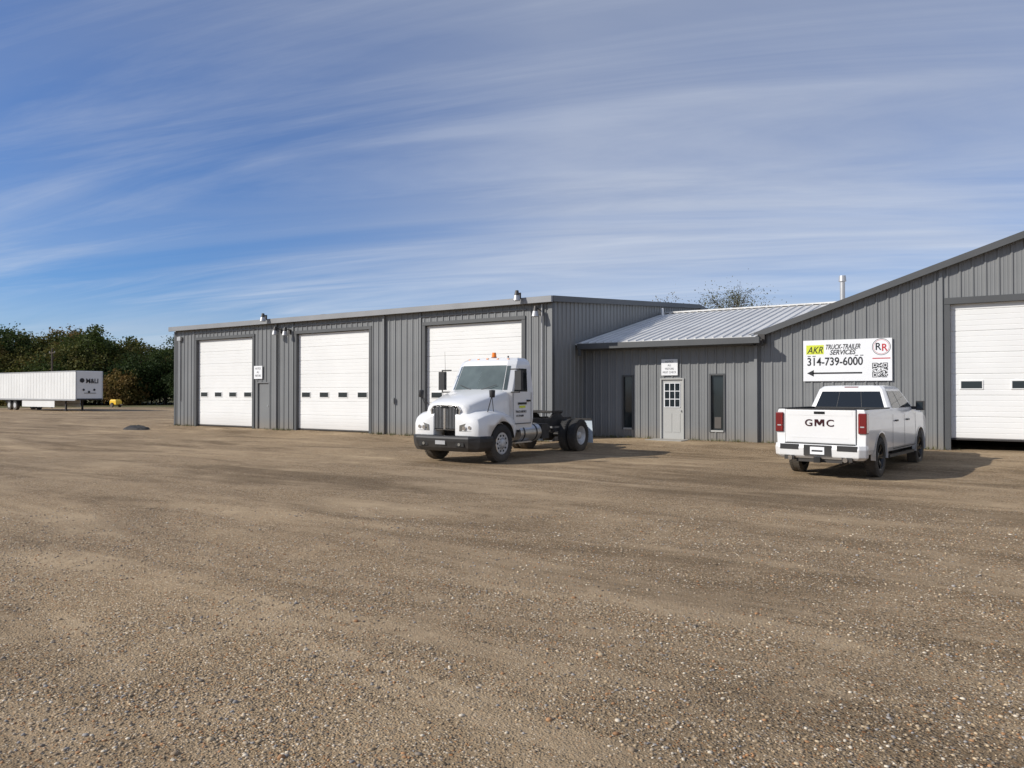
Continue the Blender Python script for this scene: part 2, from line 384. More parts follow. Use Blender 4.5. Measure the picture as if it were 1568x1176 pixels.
for i in range(Q):
    for j in range(Q):
        v=None
        for a,b in((0,0),(0,14),(14,14)):
            f=finder(i,j,a,b)
            if f is not None: v=f
        if v is None: v=random.random()<.48
        if v: mb.quad((q0x+i*cs,F_,q0z+j*cz_),(q0x+(i+1)*cs,F_,q0z+j*cz_),(q0x+(i+1)*cs,F_,q0z+(j+1)*cz_),(q0x+i*cs,F_,q0z+(j+1)*cz_),M['ink'])
mb.obj('qr_code',SG,fix=False)

# ============================================================ wheels
def wheel(parent,name,c,R,wd,side,style,rimR,twin=False):
    mb=MB(); s=side
    def tyre(cx):
        h=wd/2
        p=[(-h*.85,rimR),(-h,rimR+.05),(-h,R-.07),(-h*.8,R-.012),(-h*.4,R),(0,R),(h*.4,R),(h*.8,R-.012),(h,R-.07),(h,rimR+.05),(h*.85,rimR)]
        mb.lathe((cx,c[1],c[2]),p,M['rubber'],36)
        mb.lathe((cx,c[1],c[2]),[(-h*.85,rimR),(-h*.7,rimR-.02),(h*.7,rimR-.02),(h*.85,rimR)],M[ 'blk' if style=='pickup' else 'rimw'],36)
        for k in range(40):
            a=2*math.pi*k/40
            for (xa,xb) in((-h*.85,-h*.35),(h*.35,h*.85)):
                ca,sa=math.cos(a),math.sin(a); ta=.022
                P=lambda x,rr,t:(cx+x,c[1]+rr*ca-t*sa,c[2]+rr*sa+t*ca)
                q=[P(xa,R-.02,-ta),P(xb,R-.02,-ta),P(xb,R-.02,ta),P(xa,R-.02,ta),P(xa,R+.004,-ta),P(xb,R+.006,-ta),P(xb,R+.006,ta),P(xa,R+.004,ta)]
                mb.add(q,[(4,5,6,7),(0,1,5,4),(1,2,6,5),(2,3,7,6),(3,0,4,7)],M['rubber'])
    tyre(c[0])
    if twin: tyre(c[0]-s*(wd+.07))
    cx=c[0]; h=wd/2
    if style=='pickup':
        mb.lathe((cx,c[1],c[2]),[(s*h*.1,rimR-.02),(s*h*.1,.01)],M['dark'],36)
        for k in range(6):
            a=2*math.pi*k/6
            for da in(-.16,.16):
                P=lambda x,rr,t:(cx+s*x,c[1]+rr*math.cos(a+da*rr/rimR)-t*math.sin(a),c[2]+rr*math.sin(a+da*rr/rimR)+t*math.cos(a))
                q=[P(h*.45,.05,-.02),P(h*.75,rimR-.01,-.016),P(h*.75,rimR-.01,.016),P(h*.45,.05,.02)]
                q2=[P(h*.1,.05,-.02),P(h*.4,rimR-.01,-.016),P(h*.4,rimR-.01,.016),P(h*.1,.05,.02)]
                mb.add(q+q2,[(0,1,2,3),(0,1,5,4),(2,3,7,6),(1,2,6,5)],M['blk'])
        mb.lathe((cx,c[1],c[2]),[(s*h*.2,.09),(s*h*.55,.085),(s*h*.6,.05),(s*h*.6,.001)],M['blk'],24)
    else:
        if twin: prof=[(h*.8,rimR-.015),(h*.75,rimR-.05),(-h*.35,rimR-.10),(-h*.4,.16),(-h*.35,.12),(h*.45,.11),(h*.55,.09),(h*.55,.001)]
        else: prof=[(h*.85,rimR-.01),(h*.9,rimR-.04),(h*.75,rimR-.07),(h*.85,.17),(h*.8,.12),(h*1.15,.10),(h*1.25,.08),(h*1.25,.001)]
        mb.lathe((cx,c[1],c[2]),[(s*a,b) for a,b in prof],M['rimw'] ,36)
        for k in range(10):
            a=2*math.pi*k/10
            rr=.205; xx=(h*.84 if not twin else -h*.33)
            y,z=c[1]+rr*math.cos(a),c[2]+rr*math.sin(a)
            mb.cyl((cx+s*xx,y,z),(cx+s*(xx+.006),y,z),.027,.027,M['dark'],12)
            y,z=c[1]+.14*math.cos(a+.3),c[2]+.14*math.sin(a+.3)
            mb.cyl((cx+s*xx,y,z),(cx+s*(xx+.035),y,z),.014,.014,M['galv'],8)
    return mb.obj(name,parent,fix=True)

# ============================================================ PICKUP
gp=gz(-2.9,18)
PT=empty('white_pickup_truck',(-2.93,17.86,gp),math.radians(-8),(.95,.95,1.03))
def ring(y,hw,z0,z1,tw=.955,mid=.0):
    zm=z0+(z1-z0)*.55
    r=[(hw*.93,z0),(hw*.985,z0+.10),(hw,zm),(hw*.99,z1-.14),(hw*.975,z1-.05),(hw*tw,z1)]
    return [(x,y,z) for x,z in r]+[(-x,y,z) for x,z in reversed(r)]
mb=MB()
mb.loft([ring(-1.12,.985,.52,1.43),ring(-.95,1.0,.5,1.43),ring(.9,1.0,.48,1.43),ring(1.0,1.0,.48,1.42),ring(3.0,1.0,.48,1.40),ring(3.35,1.0,.5,1.38,.93),ring(4.1,.995,.5,1.34,.9),ring(4.55,.96,.5,1.24,.88),ring(4.68,.90,.52,1.12,.86)],M['white'])
body=mb.obj('body',PT,bevel=.018)
body.data.materials.append(M['dark'])
PTm=body.parent; body.parent=None
c1=MB(); c1.box(-.80,.80,-1.02,.82,.95,1.7,M['dark'])
cuts=[cutter(c1,[M['white'],M['dark']],1)]
for y in(0,3.75):
    c2=MB(); c2.cyl((-1.2,y,.44),(1.2,y,.44),.50,.50,M['dark'],40); cuts.append(cutter(c2,[M['white'],M['dark']],1))
bake(body,cuts); body.parent=PTm
mb=MB(); mb.box(-.72,.72,-1.05,4.5,.36,.62,M['dark'])
for s in(-1,1):
    mb.sbox(s*.88,s*.99,.72,3.1,.36,.42,M['black'])
    for yy in(.9,1.9,2.9): mb.sbox(s*.7,s*.9,yy-.03,yy+.03,.38,.42,M['black'])
    for yc in(0,3.75):
        n=20
        for i in range(n):
            a0,a1=math.radians(-8+196*i/n),math.radians(-8+196*(i+1)/n)
            P=lambda a,r,x:(x,yc+r*math.cos(a),.44+r*math.sin(a))
            mb.add([P(a0,.495,s*1.003),P(a1,.495,s*1.003),P(a1,.53,s*1.003),P(a0,.53,s*1.003),P(a0,.495,s*.9),P(a1,.495,s*.9)],[(0,1,2,3),(0,1,5,4)],M['white'])
mb.obj('underbody',PT,fix=False)
mb=MB()
def rr(z,y0,y1,hw,k=.06): return [(-hw,y0+k,z),(-hw+k,y0,z),(hw-k,y0,z),(hw,y0+k,z),(hw,y1-k*2,z),(hw-k*2,y1,z),(-hw+k*2,y1,z),(-hw,y1-k*2,z)]
G0=rr(1.39,.98,3.36,.955); G1=rr(1.86,1.14,2.58,.775); G2=rr(1.925,1.24,2.45,.70); G3=rr(1.945,1.45,2.25,.5)
mb.loft([G0,G1,G2,G3],M['white']); mb.obj('cab',PT,bevel=.012)
mb=MB()
g=M['glass']
mb.panel(G0[1],G0[2],G1[2],G1[1],.04,.96,.10,.88,.006,g)
mb.panel(G0[1],G0[2],G1[2],G1[1],.33,.335,.10,.88,.009,M['black']); mb.panel(G0[1],G0[2],G1[2],G1[1],.665,.67,.10,.88,.009,M['black'])
mb.panel(G0[3],G0[4],G1[4],G1[3],.05,.40,.10,.90,.006,g); mb.panel(G0[3],G0[4],G1[4],G1[3],.43,.92,.10,.90,.006,g)
mb.panel(G0[7],G0[0],G1[0],G1[7],.60,.95,.10,.90,.006,g); mb.panel(G0[7],G0[0],G1[0],G1[7],.08,.57,.10,.90,.006,g)
mb.panel(G0[5],G0[6],G1[6],G1[5],.03,.97,.08,.94,.006,g)
mb.obj('windows',PT,fix=False)
mb=MB()
mb.box(-.775,.775,-1.155,-1.118,.72,1.425,M['white']); 
tg=mb.obj('tailgate',PT,bevel=.02)
mb=MB()
mb.box(-.70,.70,-1.159,-1.1555,1.30,1.395,M['white']); mb.box(-.76,.76,-1.17,-1.12,1.428,1.45,M['black'])
mb.box(-.62,.62,-1.158,-1.1555,.83,.86,M['white'])
mb.box(-.12,.12,-1.163,-1.1595,1.33,1.385,M['blk'])
mb.box(-.785,-.778,-1.13,-1.115,.72,1.43,M['dark']);mb.box(.778,.785,-1.13,-1.115,.72,1.43,M['dark'])
for s in(-1,1): mb.sbox(s*.80,s*.955,-1.1,.93,1.431,1.452,M['black'])
mb.box(-.8,.8,.86,.95,1.40,1.452,M['black'])
mb.obj('bed_trim',PT,bevel=.004,seg=1)
text('tailgate_badge_g','G',.20,(-.235,-1.160,1.08),R90,M['maroon'],PT,1.25,.012,'CENTER',ext=.006)
text('tailgate_badge_c','C',.20,(.235,-1.160,1.08),R90,M['maroon'],PT,1.25,.012,'CENTER',ext=.006)
mb=MB(); ya,yb=-1.166,-1.156
def pris(P): mb.loft([[(x,ya,z) for x,z in P],[(x,yb,z) for x,z in P]],M['maroon'])
z0,z1=1.08,1.222
pris([(-.105,z0),(-.07,z0),(-.07,z1),(-.105,z1)]); pris([(.07,z0),(.105,z0),(.105,z1),(.07,z1)])
pris([(-.069,z1),(-.069,z1-.055),(-.012,z0+.02),(.012,z0+.02),(.069,z1-.055),(.069,z1),(.035,z1),(0,z0+.075),(-.035,z1)])
mb.obj('tailgate_badge_m',PT)
mb=MB()
for s in(-1,1): mb.sbox(s*.82,s*1.0,-1.165,-.98,.94,1.36,M['red'])
mb.obj('tail_lamps',PT,bevel=.02)
mb=MB()
for s in(-1,1):
    mb.sbox(s*.84,s*.87,-1.170,-1.166,.98,1.30,M['redb'])
    mb.sbox(s*.84,s*.95,-1.170,-1.166,1.07,1.095,M['galv'])
mb.box(-.16,.16,1.19,1.22,1.885,1.915,M['red'])
mb.obj('lamp_details',PT)
mb=MB()
def bring(z,y,hw): return [(-hw,-.98,z),(-hw,y+.12,z),(-hw+.12,y,z),(hw-.12,y,z),(hw,y+.12,z),(hw,-.98,z)]
mb.loft([bring(.40,-1.22,.93),bring(.46,-1.29,.99),bring(.62,-1.30,1.0),bring(.705,-1.27,.99)],M['white'])
mb.obj('rear_bumper',PT,bevel=.015)
mb=MB()
mb.box(-.75,.75,-1.26,-1.13,.706,.722,M['black'])
mb.box(-.30,.30,-1.312,-1.28,.47,.69,M['black'])
for s in(-1,1):
    mb.sbox(s*.42,s*.84,-1.306,-1.28,.585,.695,M['black'])
    mb.sbox(s*.52,s*.74,-1.30,-1.2,.37,.46,M['black'])
    mb.cyl((s*.6,-1.33,.41),(s*.6,-1.0,.41),.05,.05,M['chrome'],16)
mb.box(-.5,.5,-1.2,-1.1,.33,.41,M['black']); mb.box(-.07,.07,-1.34,-1.1,.33,.44,M['dark'])
mb.box(-.155,.155,-1.318,-1.3125,.50,.655,M['signw']); mb.box(-.12,.12,-1.3195,-1.3185,.555,.59,M['ink'])
mb.obj('bumper_trim',PT,bevel=.006,seg=1)
mb=MB()
for s in(-1,1):
    X=s*1.001
    for y in(.98,2.08,3.18): mb.sbox(X,X+s*.0015,y-.006,y+.006,.55,1.3,M['dark'])
    mb.sbox(X,X+s*.002,.99,3.17,.535,.55,M['dark'])
    for y in(1.28,2.35): mb.sbox(X,X+s*.03,y-.1,y+.1,1.14,1.175,M['black'])
    mb.sbox(s*1.06,s*1.24,2.95,3.08,1.36,1.58,M['black'])
    mb.sbox(s*1.08,s*1.22,2.944,2.949,1.39,1.55,M['glassb'])
    mb.sbox(s*.93,s*1.07,3.0,3.06,1.38,1.45,M['black'])
    mb.sbox(s*.90,s*.945,-1.0,-.97,.5,.9,M['dark'])
mb.cyl((0.4,1.8,1.94),(0.4,1.72,2.0),.02,.012,M['black'],8)
mb.cyl((-.6,-.1,1.4),(-.3,-.1,1.4),.02,.02,M['dark'],8)
mb.obj('mirrors_and_seams',PT,bevel=.012)
mb=MB(); mb.box(-.75,.75,4.62,4.71,.62,1.05,M['blk']); 
for s in(-1,1): mb.sbox(s*.7,s*.9,4.5,4.69,.85,1.05,M['lens'])
mb.box(-.9,.9,4.5,4.75,.42,.62,M['white']); mb.obj('front_end',PT,bevel=.015)
for s in(-1,1):
    for y,nm in((0,'rear'),(3.75,'front')):
        wheel(PT,'wheel_%s_%s'%(nm,'r' if s>0 else 'l'),(s*.86,y,.42),.42,.27,s,'pickup',.27)

# ============================================================ SEMI TRACTOR
gs=gz(-11.8,16)
ST=empty('white_semi_truck',(-11.85,15.9,gs),math.pi)
mb=MB()
def hring(y,hw,z0,z1,tw):
    r=[(hw*.98,z0),(hw,z0+(z1-z0)*.35),(hw*.99,z0+(z1-z0)*.7),(hw*.93,z1-.08),(hw*tw,z1-.005),(hw*.3,z1+.02)]
    return [(x,y,z) for x,z in r]+[(-x,y,z) for x,z in reversed(r)]
mb.loft([hring(-.60,1.0,.95,1.93,.78),hring(-.35,.98,.95,1.88,.78),hring(.1,.90,.95,1.78,.78),hring(.5,.80,.95,1.67,.78),hring(.80,.72,.90,1.58,.78),hring(.91,.66,.86,1.50,.76)],M['white'],smooth=True)
h=mb.obj('hood',ST,sub=0,bevel=.04,seg=3)
for s in(-1,1):
    mb=MB()
    def fr(y,xi,xo,z0,z1):
        r=[(xi,z0),(xo,z0),(xo,z0+(z1-z0)*.6),(xo-.05,z1-.07),(xo-.18,z1),(xi,z1+.12)]
        return [(s*x,y,z) for x,z in r]
    mb.loft([fr(1.0,.35,.92,.72,1.12),fr(.92,.35,1.05,.70,1.22),fr(.70,.35,1.14,.62,1.30),fr(.40,.35,1.18,.55,1.34),fr(0,.35,1.19,.55,1.34),fr(-.35,.35,1.18,.55,1.28),fr(-.60,.35,1.14,.62,1.18),fr(-.78,.35,1.08,.75,1.06)],M['white'],smooth=True)
    f=mb.obj('fender_%s'%('r' if s>0 else 'l'),ST,bevel=.02); f.parent=None; f.data.materials.append(M['dark'])
    c=MB(); c.cyl((-2,0,.48),(2,0,.48),.60,.60,M['dark'],40)
    bake(f,[cutter(c,[M['white'],M['dark']],1)]); f.parent=ST
mb=MB()
yg=.945
P=[(-.37,.86),(.37,.86),(.46,1.38),(.38,1.49),(.2,1.515),(-.2,1.515),(-.38,1.49),(-.46,1.38)]
mb.loft([[(x*1.08,yg-.06,z) for x,z in P],[(x*1.08,yg+.012,z+.0) for x,z in P]],M['chrome'])
mb.loft([[(x*.97,yg+.012,.025+z*.98) for x,z in P],[(x*.96,yg+.017,.025+z*.98) for x,z in P]],M['blk'])
for k in range(-8,9):
    x=k*.047; zt=1.48 if abs(k)<7 else 1.41
    mb.box(x-.005,x+.005,yg+.012,yg+.028,.90,zt,M['alloy'])
mb.box(-.03,.03,yg+.02,yg+.045,.88,1.49,M['chrome']); mb.box(-.1,.1,yg+.03,yg+.05,1.42,1.49,M['blk'])
mb.obj('grille',ST,bevel=.006)
mb=MB()
for s in(-1,1):
    A=[(s*.49,1.015,.84),(s*.88,1.01,.84),(s*1.03,.90,.90),(s*1.06,.84,1.12),(s*.84,.99,1.08),(s*.51,1.03,1.0)]
    B=[(x*.99,y-.12,z) for x,y,z in A]
    mb.loft([A,B],M['lens'])
    mb.cyl((s*.66,1.035,.925),(s*.66,1.0,.925),.055,.055,M['chrome'],18); mb.cyl((s*.82,1.02,.94),(s*.82,.99,.94),.045,.045,M['chrome'],18)
    mb.cyl((s*.98,.93,.97),(s*.96,.9,.97),.035,.035,M['amber'],12)
mb.obj('headlamps',ST,bevel=.012)
mb=MB()
def bu(z,k,hw): return [(-hw,.45,z),(-hw,.72,z),(-hw*.93,.93,z),(-hw*.72,1.06+k,z),(0,1.12+k,z),(hw*.72,1.06+k,z),(hw*.93,.93,z),(hw,.72,z),(hw,.45,z),(hw*.8,.45,z),(hw*.7,.85,z),(0,.9,z),(-hw*.7,.85,z),(-hw*.8,.45,z)]
mb.loft([bu(.32,-.06,1.06),bu(.42,.01,1.14),bu(.58,.05,1.18),bu(.66,.06,1.18),bu(.72,.02,1.16)],M['black'],smooth=False)
mb.obj('bumper',ST,bevel=.02)
mb=MB()
for s in(-1,1): mb.sbox(s*.45,s*.72,1.10,1.125,.46,.56,M['dark']); mb.cyl((s*.58,1.14,.51),(s*.58,1.10,.51),.04,.04,M['lens'],14)
mb.box(-.16,.16,1.165,1.172,.50,.60,M['galv'])
mb.obj('bumper_details',ST)
mb=MB()
def cr(z,yf,yb,hw,k=.10,kf=.22): return [(-hw,yb+k,z),(-hw+k,yb,z),(hw-k,yb,z),(hw,yb+k,z),(hw,yf-kf*.8,z),(hw-kf,yf-.03,z),(0,yf+.03,z),(-hw+kf,yf-.03,z),(-hw,yf-kf*.8,z)]
C=[cr(.80,-.72,-1.78,1.0),cr(1.1,-.62,-1.80,1.04),cr(1.84,-.45,-1.80,1.05),cr(2.60,-.80,-1.76,.97),cr(2.70,-.88,-1.74,.94),cr(2.79,-1.02,-1.70,.84),cr(2.82,-1.25,-1.6,.6)]
mb.loft(C,M['white']); mb.obj('cab',ST,bevel=.02,seg=3)
mb=MB(); a_,b_=C[2],C[3]; gw=M['glassw']
mb.panel(a_[5],a_[6],b_[6],b_[5],.02,1.,.06,.97,.008,gw); mb.panel(a_[6],a_[7],b_[7],b_[6],0,.98,.06,.97,.008,gw)
mb.panel(a_[4],a_[5],b_[5],b_[4],.60,1.0,.08,.95,.006,gw); mb.panel(a_[7],a_[8],b_[8],b_[7],0,.40,.08,.95,.006,gw)
for i,j in((3,4),(8,0)):
    u0,u1=(.30,.93) if i==3 else (.07,.70)
    mb.panel(a_[i],a_[j],b_[j],b_[i],u0,u1,.02,.86,.006,g)
mb.panel(a_[1],a_[2],b_[2],b_[1],.2,.8,.2,.8,.006,g)
mb.obj('windows',ST,fix=False)
mb=MB()
for s in(-1,1):
    X=s*1.053
    for y in(-.66,-1.58): mb.sbox(X,X+s*.003,y-.008,y+.008,1.0,1.84,M['dark'])
    mb.sbox(s*1.05,s*1.056,-1.58,-.66,.97,.99,M['dark'])
    mb.sbox(s*1.05,s*1.09,-1.5,-1.34,1.58,1.63,M['black'])
    mb.sbox(s*1.20,s*1.40,-.62,-.50,1.90,2.42,M['black'])
    mb.cyl((s*1.0,-.58,2.46),(s*1.32,-.56,2.46),.018,.018,M['black'],8); mb.cyl((s*1.03,-.58,1.84),(s*1.32,-.56,1.84),.018,.018,M['black'],8); mb.cyl((s*1.31,-.56,1.83),(s*1.31,-.56,2.47),.018,.018,M['black'],8)
    mb.sbox(s*1.22,s*1.38,-.63,-.62,1.94,2.37,M['chrome'])
    mb.cyl((s*.98,.45,1.30),(s*1.16,.52,1.72),.012,.012,M['black'],8); mb.cyl((s*1.0,.2,1.33),(s*1.16,.50,1.72),.010,.010,M['black'],8)
    mb.lathe((s*1.18,.52,1.80),[(-.10,.02),(-.09,.07),(.09,.08),(.10,.02)],M['black'],16,axis='z')
    mb.sbox(s*.72,s*1.04,-1.62,-.80,.44,.48,M['alloy']); mb.sbox(s*.72,s*1.0,-1.62,-.80,.74,.78,M['frame'])
for s in(-1,1): mb.cyl((s*.15,-.395,1.90),(s*.62,-.50,2.04),.01,.008,M['black'],6)
mb.cyl((0.05,-1.35,2.80),(0.05,-1.35,2.84),.08,.08,M['black'],16); mb.cyl((0.05,-1.35,2.84),(0.05,-1.35,2.97),.07,.055,M['orange'],16)
mb.cyl((-.4,-1.4,2.80),(-.4,-1.4,2.87),.03,.02,M['black'],8); mb.cyl((1.2,-.56,2.4),(1.25,-.6,3.0),.006,.003,M['black'],6)
mb.obj('mirrors_and_trim',ST,bevel=.01)
mb=MB()
for k in(-2,-1,0,1,2): mb.box(k*.33-.03,k*.33+.03,-.99-.03*abs(k),-.93-.03*abs(k),2.755-.008*abs(k),2.79-.008*abs(k),M['amber'])
mb.obj('marker_lights',ST,bevel=.006)
mb=MB()
for s in(-1,1):
    for k,(c_,wd_) in enumerate((('ink',.44),('inky',.30))):
        X=s*1.057; mb.sbox(X,X+s*.002,-1.12-wd_/2,-1.12+wd_/2,1.50-.09*k,1.56-.09*k,M[c_])
mb.obj('door_stripe',ST)
text('door_lettering','TRUCK SERVICE',.085,(-1.058,-.78,1.28),(math.pi/2,0,-math.pi/2),M['ink'],ST,.9,.01); text('door_number','314-739-6000',.075,(-1.058,-.80,1.17),(math.pi/2,0,-math.pi/2),M['ink'],ST,.9,.01)
mb=MB(); fm=M['frame']
for s in(-1,1): mb.sbox(s*.39,s*.47,-5.0,.9,.78,1.04,fm)
for y in(-5.0,-4.6,-3.6,-2.9,-2.2,.5): mb.box(-.39,.39,y,y+.1,.8,1.02,fm)
mb.box(-.38,.38,-1.9,.5,.55,1.1,fm)
for y in(0,-4.3): mb.cyl((-.9,y,.5),(.9,y,.5),.07,.07,fm,12)
mb.lathe((0,-4.3,.5),[(-.22,.1),(-.12,.2),(.12,.2),(.22,.1)],fm,20)
mb.box(-.46,.46,-3.1,-1.95,1.043,1.06,M['frame'])
mb.add([(-.46,-3.75,1.2),(.46,-3.75,1.2),(.46,-4.45,1.2),(.2,-4.8,1.14),(.07,-4.3,1.18),(-.07,-4.3,1.18),(-.2,-4.8,1.14),(-.46,-4.45,1.2)]+[(-.46,-3.75,1.26),(.46,-3.75,1.26),(.46,-4.45,1.26),(.2,-4.8,1.2),(.07,-4.3,1.24),(-.07,-4.3,1.24),(-.2,-4.8,1.2),(-.46,-4.45,1.26)],
  [(0,1,2,3,4,5,6,7),(15,14,13,12,11,10,9,8)]+[(i,(i+1)%8,8+(i+1)%8,8+i) for i in range(8)],fm)
for s in(-1,1): mb.loft([[(s*.46,-3.7,1.042),(s*.46,-4.5,1.042),(s*.40,-4.5,1.042),(s*.40,-3.7,1.042)],[(s*.44,-3.95,1.2),(s*.44,-4.25,1.2),(s*.38,-4.25,1.2),(s*.38,-3.95,1.2)]],fm)
for s in(-1,1):
    mb.sbox(s*.5,s*.62,-5.0+.1,-3.6,.62,.72,fm); mb.cyl((s*.55,-3.3,.75),(s*.55,-2.6,.75),.12,.12,fm,14)
mb.cyl((.25,-1.95,1.1),(.25,-1.95,1.45),.03,.03,M['red'],8); mb.cyl((-.25,-1.95,1.1),(-.25,-2.0,1.5),.03,.03,M['inkb'],8)
for s in(-.18,0,.18):
    pts=[(s,-1.85,1.7),(s*1.5,-2.2,1.25),(s*1.2,-2.6,1.2),(s,-3.0,1.15)]
    for p,q in zip(pts[:-1],pts[1:]): mb.cyl(p,q,.018,.018,M['black'],8)
mb.obj('chassis',ST,fix=True)
mb=MB()
for s in(-1,1):
    mb.cyl((s*.80,-1.0 if s>0 else -1.05,.70),(s*.80,-2.15,.70),.255,.255,M['alloy'],30)
    for y in(-1.25,-1.9): mb.cyl((s*.80,y-.03,.70),(s*.80,y+.03,.70),.262,.262,M['black'],30)
    mb.sbox(s*.6,s*1.02,-2.62,-2.22,.50,.92,M['frame'])
mb.obj('fuel_tanks',ST)
mb=MB()
for s in(-1,1):
    a,b=sorted((s*.62,s*1.2)); mb.box(a,b,-5.04,-5.0,.95,1.0,M['frame'])
    mb.add([(a,-5.03,.95),(b,-5.03,.95),(b,-5.12,.22),(a,-5.12,.22)],[(0,1,2,3)],M['flap'])
    mb.sbox(s*.5,s*.62,-5.06,-5.0,.80,.92,M['red'])
mb.obj('mud_flaps',ST,fix=False)
for s in(-1,1):
    wheel(ST,'wheel_front_%s'%('r' if s>0 else 'l'),(s*1.02,0,.5),.5,.27,s,'semi',.29)
    wheel(ST,'wheel_rear_%s'%('r' if s>0 else 'l'),(s*1.09,-4.3,.5),.5,.26,s,'semi',.29,True)

# ============================================================ BOX TRAILER
gt_=gz(-78,37)
TR=empty('white_box_trailer',(-73.3,35.7,gt_))
mb=MB(); tw=M['trailer']
mb.box(-16.1,0,0,2.6,1.12,3.92,tw)
mb.obj('cargo_box',TR,bevel=.05)
mb=MB()
for k in range(26):
    x=-.5-k*.61; mb.box(x-.03,x+.03,-.012,-.001,1.2,3.82,tw)
mb.box(-16.1,0,-.02,-.001,1.05,1.2,M['galv']); mb.box(-16.1,0,-.022,-.001,3.83,3.93,M['galv'])
mb.box(.001,.02,.05,.12,1.15,3.9,M['galv']);mb.box(.001,.02,2.48,2.55,1.15,3.9,M['galv']); mb.box(.001,.05,.1,2.5,1.1,1.25,M['frame'])
mb.obj('rails',TR)
mb=MB()
mb.box(-11.0,-4.2,.06,.10,.38,1.1,tw); mb.box(-11.0,-4.2,2.5,2.54,.38,1.1,tw)
mb.box(-15.8,-11,.5,2.1,.75,1.1,M['frame'])
for y in(.45,2.0):
    mb.box(-2.95,-2.8,y,y+.14,.1,1.1,M['frame']); mb.box(-3.05,-2.7,y-.06,y+.2,0,.06,M['frame'])
mb.cyl((-2.87,.5,.7),(-2.87,2.1,.7),.03,.03,M['frame'],8)
mb.obj('landing_gear_and_skirts',TR)
mb=MB()
for x in(-12.6,-13.9):
    for y in(.2,2.4):
        mb.cyl((x,y-.15,.5),(x,y+.15,.5),.5,.5,M['rubber'],28); mb.cyl((x,y-.16,.5),(x,y+.16,.5),.27,.27,M['rimw'],20)
mb.obj('wheels',TR)
text('nose_lettering','M&LI',.62,(.03,.95,2.75),(math.pi/2,0,math.pi/2),M['ink'],TR,.9,.02)
mb=MB(); mb.cyl((.022,.6,3.0),(.03,.6,3.0),.22,.22,M['ink'],20)
for k in range(3): mb.cyl((.022,.75+k*.5,2.1-(k%2)*.2),(.03,.75+k*.5,2.1-(k%2)*.2),.11,.11,M['ink'],12)
mb.box(.02,.03,.8,1.9,1.75,1.80,M['ink']); mb.obj('nose_decals',TR)

gy=gz(-93,50)
YC=empty('yellow_air_compressor',(-93,50.2,gy))
mb=MB(); mb.loft([[(-.75,-.4,.35),(.75,-.4,.35),(.75,.4,.35),(-.75,.4,.35)],[(-.75,-.4,.8),(.7,-.4,.8),(.7,.4,.8),(-.75,.4,.8)],[(-.6,-.33,1.0),(.45,-.33,1.0),(.45,.33,1.0),(-.6,.33,1.0)]],M['yellow']); mb.obj('housing',YC,bevel=.04)
mb=MB(); 
for y in(-.5,.5): mb.cyl((0,y-.08,.3),(0,y+.08,.3),.3,.3,M['rubber'],20)
mb.cyl((.7,0,.4),(1.6,0,.35),.04,.04,M['frame'],8); mb.box(-.76,-.751,-.25,.25,.45,.75,M['black']); mb.obj('running_gear',YC)
UP=empty('utility_pole',(-96,44,gz(-96,44))); mb=MB(); mb.cyl((0,0,-.3),(0,0,7.3),.13,.09,M['bark'],10); mb.box(-.7,.7,-.05,.05,6.7,6.8,M['bark']); mb.obj('pole',UP)
mb=MB(); 
for k in(-.6,0,.6): mb.cyl((k,0,6.8),(k,0,6.95),.04,.05,M['galv'],8)
mb.obj('insulators',UP)
mb=MB(); n=14
rings=[]
for k,(r,z) in enumerate(((.75,-.05),(.6,.06),(.35,.10),(.1,.12))):
    rings.append([( r*math.cos(2*math.pi*i/n)*(1+.35*random.random())*1.2, r*math.sin(2*math.pi*i/n)*(1+.3*random.random())*.5, z*(1+.8*random.random())) for i in range(n)])
mb.loft(rings,M['dark']); o=mb.obj('rubber_mat_pile'); o.location=(-35.0,19.9,gz(-35,19.9)+.02)
# weeds along the wall feet
mb=MB()
def weeds(x0,x1,y,skip,nn):
    for _ in range(nn):
        x=random.uniform(x0,x1)
        if any(a-.1<x<b+.1 for a,b in skip): continue
        if random.random()<.35: x=round(x*1.3)/1.3+random.gauss(0,.08)
        yy=y-.08-abs(random.gauss(0,.10)); z=gz(x,yy)-.01; h=random.uniform(.03,.14)
        for _ in range(3):
            a=random.random()*6.28; dx,dy=math.cos(a),math.sin(a); t=random.uniform(.3,.9)*h
            mb.add([(x-dy*.008,yy+dx*.008,z),(x+dy*.008,yy-dx*.008,z),(x+dx*t,yy+dy*t,z+h)],[(0,1,2)],M['weed'])
weeds(XL,XR,YF,D+[(-28.5,-27.7)],1100); weeds(X0,X1,YO,[(-9.9,-8.6)],350); weeds(X1,RE,YO,dops,500)
mb.obj('weeds',None,fix=False)

# ============================================================ GROUND
xs=np.concatenate([np.array([-3000,-1500,-800,-450,-300,-220,-170,-140]),np.arange(-120,-40,2.),np.arange(-40,24,.4),np.arange(24,60,2.),np.array([60,80,110,160,250,450,900,1800,3000])])
ys=np.concatenate([np.array([-3000,-1500,-600,-250,-100,-50,-25,-12]),np.arange(-6,26,.35),np.arange(26,80,2.),np.array([80,95,110,130,160,200,300,500,900,1800,3000])])
from mathutils import noise as mn
def und(x,y): return .014*mn.noise((x*.25,y*.5,0))+.008*mn.noise((x*1.1,y*1.6,3))
vs=[];
for y in ys:
    for x in xs:
        z=gz(x,y)
        if -42<x<26 and -7<y<27: z+=und(x,y)
        vs.append((x,y,z))
nx=len(xs); fs=[(j*nx+i,j*nx+i+1,(j+1)*nx+i+1,(j+1)*nx+i) for j in range(len(ys)-1) for i in range(nx-1)]
me=bpy.data.meshes.new('gravel_ground'); me.from_pydata(vs,[],fs); me.polygons.foreach_set('use_smooth',[True]*len(fs))
